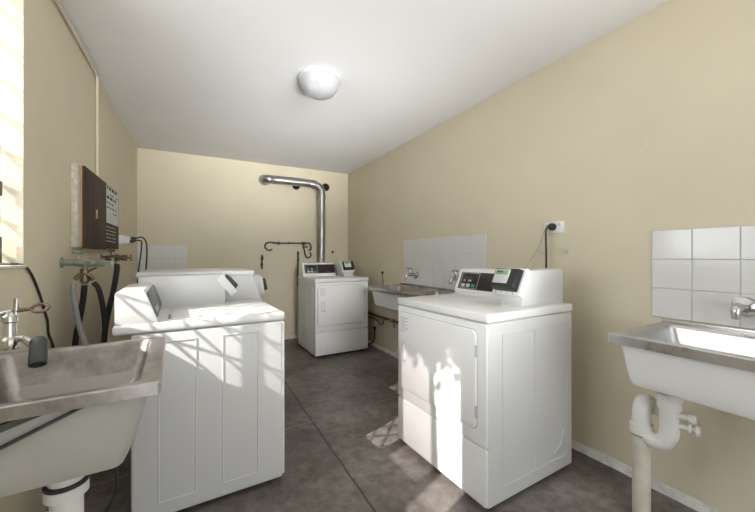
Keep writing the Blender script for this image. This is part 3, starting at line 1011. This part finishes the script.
# cords on the left wall
tag(MB().tube([(-0.672, 1.972, 1.216), (-0.650, 1.99, 1.205), (-0.650, 2.06, 1.16), (-0.650, 2.14, 1.07), (-0.650, 2.20, 0.98), (-0.650, 2.235, 0.93), (-0.650, 2.25, 0.86), (-0.650, 2.31, 0.78), (-0.648, 2.34, 0.6), (-0.645, 2.3, 0.3)], 0.005, 8).build('cord', 'rubber'),
    'thin black cord hanging down the left wall from the window sill corner', 'cord')

# ------------------------------------------------------------------ meter board, outlet, conduit on the left wall
mb_ = tag(empty('cupboard_board', (XL, 2.65, 1.30)), 'dark brown timber board mounted on the left wall with raw wood edge', 'board')
MB().box((0.0, -0.05, 0.0), (0.029, 0.56, 0.50), 0.003).build('plaster_backing', 'plaster', mb_)
MB().box((0.028, -0.004, 0.004), (0.043, 0.54, 0.495), 0.002).build('wood_edge', 'rawwood', mb_)
dd = MB().box((0.042, -0.004, -0.004), (0.056, 0.545, 0.500), 0.002).build('door_panel', 'brownboard', mb_)
MB().box((0.054, 0.245, 0.205), (0.058, 0.285, 0.265), 0.001).build('latch_plate', 'rawwood', dd)
nb = tag(empty('notice_board', (XL, 3.22, 1.31)), 'dark notice board with white paper notices beside the brown timber board', 'notice board')
MB().box((0.0, 0, 0), (0.040, 0.52, 0.50), 0.003).build('panel', 'brownboard', nb)
nt_ = MB().box((0.039, 0.03, 0.20), (0.043, 0.49, 0.49), 0.0).build('paper_notice', 'paper', nb)
m = MB()
for k in range(6):
    z = 0.462 - k * 0.036
    y = 0.06
    while y < 0.40:
        w = random.uniform(0.03, 0.09)
        if k in (0, 2) or random.random() < 0.55:
            m.box((0.042, y, z), (0.0438, min(y + w, 0.46), z + (0.022 if k in (0, 2) else 0.010)))
        y += w + 0.03
m.build('notice_print', 'ink', nt_)
m = MB()
for k in range(5):
    z = 0.165 - k * 0.028
    y = 0.06
    while y < 0.34:
        w = random.uniform(0.03, 0.08)
        m.box((0.039, y, z), (0.0412, min(y + w, 0.44), z + 0.008))
        y += w + 0.035
m.build('sign_lettering', 'lightgrey', nb)

ol = tag(empty('power_outlet', (XL, 3.84, 1.395)), 'white power outlet with black plugs on the left wall past the notice board', 'power outlet')
MB().box((0, -0.065, -0.04), (0.075, 0.065, 0.045), 0.006).build('housing', 'whiteplastic', ol)
MB().box((0.070, -0.050, -0.032), (0.112, 0.045, 0.034), 0.008).build('double_adaptor', 'whiteplastic', ol)
for k, (y, z, e) in enumerate(((3.875, 1.410, -0.03), (3.815, 1.385, 0.03))):
    pl = tag(empty('plug', (XL + 0.112, y, z)), ['upper black plug and lead in the left wall outlet', 'lower black plug and lead in the left wall outlet'][k], 'plug')
    MB().lathe([(0.017, 0), (0.017, 0.022), (0.008, 0.044), (0.006, 0.05)], (0, 0, 0), (1, 0, 0.2), 14).build('plug_body', 'black', pl)
    MB().tube([(0.046, 0, 0.009), (0.085, 0.01, 0.006 + 0.012 * (1 - k)), (0.115 - 0.03 * k, 0.02, -0.03), (0.120 - 0.04 * k, 0.02, -0.12), (0.118 - 0.05 * k, 0.0, -0.24), (0.108 - 0.05 * k, -0.05, -0.45), (0.09 - 0.05 * k, -0.1, -0.7)], 0.0065, 8).build('lead', 'rubber', pl)

tag(MB().tube([(XL + 0.016, YN + 0.02, HC - 0.028), (XL + 0.016, 1.0, HC - 0.028), (XL + 0.016, 2.4, HC - 0.028), (XL + 0.016, 2.98, HC - 0.028), (XL + 0.016, 3.09, HC - 0.029), (XL + 0.014, 3.128, HC - 0.042), (XL + 0.012, 3.142, HC - 0.09), (XL + 0.012, 3.142, HC - 0.2), (XL + 0.012, 3.142, 2.2), (XL + 0.012, 3.142, 1.805)], 0.0095, 10, res=3).build('conduit', 'wall'),
    'cream painted conduit along the left ceiling edge dropping to the timber board', 'conduit')

# ------------------------------------------------------------------ back wall: duct, openings, old pipework
du = tag(empty('vent_duct', (1.70, YB, 0)), 'silver flexible vent duct bending along and down the back wall', 'duct')
path = [(-0.835, 0.0, 2.355), (-0.835, -0.04, 2.355), (-0.82, -0.085, 2.356), (-0.76, -0.105, 2.357), (-0.5, -0.11, 2.357), (-0.2, -0.11, 2.352), (-0.09, -0.11, 2.338), (-0.02, -0.11, 2.288), (0.0, -0.11, 2.20), (0.0, -0.11, 1.9), (0.0, -0.11, 1.5), (-0.01, -0.11, 1.05), (-0.02, -0.12, 0.75)]
mdu = MB()
# fine corrugation: sample the path then ripple the radius
tmp = [Vector(p) for p in path]
fine, rr = [], []
for i in range(len(tmp) - 1):
    p0 = tmp[i - 1] if i else tmp[0] * 2 - tmp[1]
    p3 = tmp[i + 2] if i + 2 < len(tmp) else tmp[-1] * 2 - tmp[-2]
    nseg = max(2, int((tmp[i + 1] - tmp[i]).length / 0.012))
    for k in range(nseg):
        t = k / nseg
        p1, p2 = tmp[i], tmp[i + 1]
        fine.append(0.5 * ((2 * p1) + (p2 - p0) * t + (2 * p0 - 5 * p1 + 4 * p2 - p3) * t * t + (3 * p1 - p0 - 3 * p2 + p3) * t ** 3))
        rr.append(0.058 + (0.004 if len(rr) % 3 == 0 else 0.0))
mdu.tube(fine, rr, 20, smooth=False)
mdu.build('flexible_tube', 'galv', du)
MB().lathe([(0.082, 0.0), (0.082, 0.010), (0.066, 0.016), (0.060, 0.05)], (-0.835, -0.0, 2.355), (0, -1, 0), 28).build('wall_collar', 'galv', du)
MB().lathe([(0.066, -0.022), (0.068, 0), (0.066, 0.022)], (-0.12, -0.11, 2.345), (1, 0, -0.2), 24).build('joint_band', 'galv', du)
MB().lathe([(0.066, -0.022), (0.068, 0), (0.066, 0.022)], (0, -0.11, 2.16), (0, 0, 1), 24).build('joint_band', 'galv', du)
for x, z, lb in ((1.335, 2.322, 'round dark vent hole half hidden under the horizontal duct'), (1.808, 2.346, 'round dark vent hole right of the duct bend near the corner')):
    v = tag(empty('vent_hole', (x, YB, z)), lb, 'vent hole')
    MB().lathe([(0.062, 0.0), (0.062, 0.008), (0.054, 0.010), (0.053, 0.001)], (0, 0, 0), (0, -1, 0), 28, caps=False).build('collar', 'copper', v)
    MB().lathe([(0.054, 0.0005), (0.054, 0.003)], (0, 0, 0), (0, -1, 0), 28).build('opening', 'hole', v)  # flat black disc, painted for the shade inside the hole

op = tag(empty('old_pipe', (0.90, YB, 1.44)), 'old brown horizontal water pipe with hooked ends on the back wall', 'pipe')
MB().tube([(0.075, -0.03, -0.092), (0.03, -0.03, -0.108), (-0.02, -0.03, -0.075), (-0.026, -0.03, -0.03), (0.0, -0.03, 0.0), (0.05, -0.03, 0.012), (0.12, -0.03, 0.006), (0.16, -0.03, 0.0), (0.60, -0.03, 0.008), (0.635, -0.03, 0.004), (0.655, -0.03, -0.03), (0.655, -0.03, -0.09), (0.62, -0.03, -0.10)], 0.0125, 10).build('pipe_run', 'copper', op)
MB().lathe([(0.021, -0.022), (0.023, 0), (0.021, 0.022)], (0.165, -0.03, 0.0), (1, 0, 0), 8).build('union', 'copper', op)
MB().lathe([(0.022, -0.03), (0.024, 0), (0.022, 0.03)], (0.54, -0.03, 0.004), (1, 0, 0), 8).build('union', 'copper', op)
MB().tube([(0.54, -0.03, 0.0), (0.545, -0.035, -0.06), (0.555, -0.04, -0.11), (0.56, -0.04, -0.15), (0.585, -0.04, -0.205), (0.62, -0.04, -0.215), (0.655, -0.04, -0.18), (0.64, -0.04, -0.13)], 0.0115, 10).build('hanging_branch', 'copper', op)
MB().tube([(0.52, -0.03, -0.05), (0.56, -0.045, -0.05), (0.60, -0.03, -0.05)], 0.014, 10).build('valve', 'brass', op)
for x in (0.32, 0.10):
    MB().box((x - 0.008, -0.034, -0.012), (x + 0.008, 0.0, 0.022), 0.002).build('pipe_clip', 'copper', op)

m = MB()
m.tube([(0, -0.012, 0.11), (0.003, -0.016, 0.06), (0, -0.014, 0.02), (-0.003, -0.014, -0.03), (0, -0.012, -0.1)], [0.006, 0.022, 0.010, 0.020, 0.007], 8)
m.box((-0.012, -0.012, -0.10), (0.012, 0.0, 0.10))
o = m.build('wall_bracket', 'copper')
o.location = (0.834, YB, 1.16)
tag(o, 'small dark rusty bracket on the back wall left of the old pipe', 'bracket')
m = MB()
m.cyl((0, -0.018, -0.36), (0, -0.018, 0.17), 0.0145, n=10)
m.lathe([(0.018, -0.02), (0.018, 0.02)], (0, -0.018, 0.15), (0, 0, 1), 8)
m.box((-0.012, -0.02, -0.05), (0.012, 0, -0.02))
o = m.build('pipe_stub', 'copper')
o.location = (1.362, YB, 1.15)
tag(o, 'dark vertical pipe stub running down the back wall behind the far dryer', 'pipe')
o = MB().lathe([(0.022, 0), (0.020, 0.012), (0.008, 0.02)], (0, 0, 0), (0, -1, 0), 14).build('wall_plug', 'black')
o.location = (1.925, YB, 1.312)
tag(o, 'small dark capped stub on the back wall right of the duct', 'wall plug')

# ------------------------------------------------------------------ right wall: outlet, hooks, pipe, plugs
ro = tag(empty('power_outlet', (XR, 1.470, 1.448)), 'white double power outlet on the right wall above the near dryer', 'power outlet')
MB().box((-0.012, -0.070, -0.040), (0, 0.070, 0.040), 0.004).build('face_plate', 'whiteplastic', ro)
for y in (0.052, -0.045):
    MB().box((-0.016, y - 0.008, 0.008), (-0.010, y + 0.008, 0.026), 0.002).build('switch', 'lightgrey', ro)
pl = tag(empty('plug', (XR - 0.012, 1.475, 1.452)), 'black plug and cord in the right wall outlet above the near dryer', 'plug')
MB().lathe([(0.026, 0), (0.026, 0.016), (0.020, 0.032), (0.012, 0.036)], (0, 0, 0), (-1, 0, 0), 20).build('plug_body', 'black', pl)
MB().tube([(-0.026, 0, 0), (-0.042, 0.012, -0.002), (-0.045, 0.020, -0.03), (-0.043, 0.023, -0.09), (-0.040, 0.023, -0.18), (-0.040, 0.022, -0.30), (-0.03, 0.02, -0.45), (-0.03, 0.01, -0.6)], 0.0065, 10).build('cord', 'rubber', pl)
tag(MB().tube([(XR - 0.012, 1.535, 1.44), (XR - 0.018, 1.545, 1.40), (XR - 0.02, 1.57, 1.33), (XR - 0.05, 1.60, 1.25), (XR - 0.12, 1.60, 1.18), (XR - 0.185, 1.55, 1.14)], 0.0035, 8).build('cord', 'grey'),
    'thin pale wire slanting from the right wall outlet to the dryer console', 'cord')
for y, lb in ((1.559, 'small pale screw hook below the outlet, on the left of the dryer cord'), (1.381, 'small pale screw hook below the outlet, on the right of the dryer cord')):
    o = tag(empty('wall_hook', (XR, y, 1.278)), lb, 'hook')
    MB().lathe([(0.010, 0), (0.010, 0.004), (0.006, 0.006)], (0, 0, 0), (-1, 0, 0), 14).build('base', 'lightgrey', o)
    MB().tube([(-0.004, 0, 0), (-0.022, 0, 0.002), (-0.030, 0.0, 0.016), (-0.020, 0, 0.026)], 0.0055, 10).build('hook', 'lightgrey', o)

lp = tag(empty('low_pipe', (XR, 0, 0)), 'dark water pipe running low along the right wall beneath the double trough', 'pipe')
MB().tube([(-0.035, 4.62, 0.445), (-0.035, 4.2, 0.442), (-0.035, 3.5, 0.440), (-0.035, 2.6, 0.436)], 0.017, 10).build('pipe_run', 'copper', lp)
MB().tube([(-0.03, 4.50, 0.38), (-0.03, 4.15, 0.382), (-0.03, 4.02, 0.375), (-0.03, 3.96, 0.345), (-0.03, 3.88, 0.345), (-0.03, 3.84, 0.40), (-0.035, 3.78, 0.44)], 0.007, 8).build('branch_pipe', 'copper', lp)
MB().lathe([(0.026, -0.03), (0.028, 0), (0.026, 0.03)], (-0.035, 3.62, 0.440), (0, 1, 0), 8).build('union', 'castmetal', lp)
MB().tube([(-0.035, 3.56, 0.44), (-0.05, 3.55, 0.40), (-0.05, 3.54, 0.36)], 0.014, 8).build('valve', 'castmetal', lp)
o = tag(empty('plug', (XR, 4.11, 0.295)), 'white and black plug with cord low on the right wall by the far dryer', 'plug')
MB().box((-0.030, -0.026, -0.02), (0, 0.026, 0.045), 0.006).build('plug_head', 'whiteplastic', o)
MB().lathe([(0.016, 0), (0.018, 0.03), (0.009, 0.055)], (-0.02, 0, -0.015), (0, 0, -1), 12).build('plug_body', 'black', o)
MB().tube([(-0.02, 0, -0.065), (-0.022, 0.0, -0.14), (-0.03, 0.02, -0.22), (-0.06, 0.06, -0.268), (-0.12, 0.14, -0.284), (-0.16, 0.30, -0.286), (-0.08, 0.42, -0.286)], 0.008, 8).build('lead', 'rubber', o)
o = tag(empty('bare_wire', (XR, 3.912, 1.0)), 'small dark bare wire end poking from the right wall left of the trough tiles', 'wire')
MB().lathe([(0.016, 0), (0.018, 0.016), (0.008, 0.022)], (0, 0, 0.03), (-1, 0, 0), 12).build('wire_cap', 'black', o)
MB().tube([(-0.010, 0, 0.03), (-0.016, 0.0, -0.01), (-0.008, -0.01, -0.07), (-0.003, -0.01, -0.14)], 0.004, 8).build('wire', 'copper', o)

# cord on the floor beside the left tub
tag(MB().tube([(-0.30, 1.95, 0.50), (-0.275, 1.80, 0.45), (-0.262, 1.75, 0.42), (-0.29, 1.72, 0.385), (-0.288, 1.72, 0.29), (-0.33, 1.71, 0.20), (-0.37, 1.70, 0.08), (-0.42, 1.70, 0.012), (-0.52, 1.74, 0.009)], 0.007, 8).build('cord', 'rubber'),
    'black cord curling on the floor under the left foreground sink', 'cord')

# ------------------------------------------------------------------ ceiling lamp
cl = tag(empty('ceiling_lamp', (0.82, 2.45, HC)), 'round white glass dome lamp in the middle of the ceiling', 'ceiling lamp')
MB().lathe([(0.155, 0.0), (0.160, 0.004), (0.160, 0.022), (0.150, 0.028)], (0, 0, 0), (0, 0, -1), 48).build('base_ring', 'lightgrey', cl)
MB().lathe([(0.150, 0.026), (0.146, 0.050), (0.132, 0.085), (0.105, 0.118), (0.070, 0.138), (0.035, 0.147), (0.0, 0.150)], (0, 0, 0), (0, 0, -1), 48, caps=False).build('glass_dome', 'frosted', cl)

# ------------------------------------------------------------------ outside: small tree by the window
tree = tag(empty('tree', (-2.2, 0.35, -0.085)), 'leafy tree outside the window, shading the top of the sunlight', 'tree')
MB().tube([(0, 0, 0), (0.03, 0.02, 1.2), (-0.02, 0.0, 2.3), (0.03, 0.05, 3.5)], [0.06, 0.05, 0.04, 0.02], 10).build('trunk', 'bark', tree)
m = MB()
for k in range(1300):
    a = random.uniform(0, 2 * PI)
    p = Vector((random.gauss(0, 0.12), random.gauss(0.05, 0.26), random.uniform(3.43, 4.1)))
    q = Matrix.Rotation(random.uniform(0, 6.28), 3, 'Z') @ Matrix.Rotation(random.uniform(-1, 1), 3, 'X')
    w, l = 0.030, 0.055
    pts = [(-l, 0, 0), (0, -w, 0.006), (l, 0, 0), (0, w, 0.006)]
    m.add([p + q @ Vector(v) for v in pts], [(0, 1, 2), (0, 2, 3)])
m.build('foliage', 'leaf', tree)
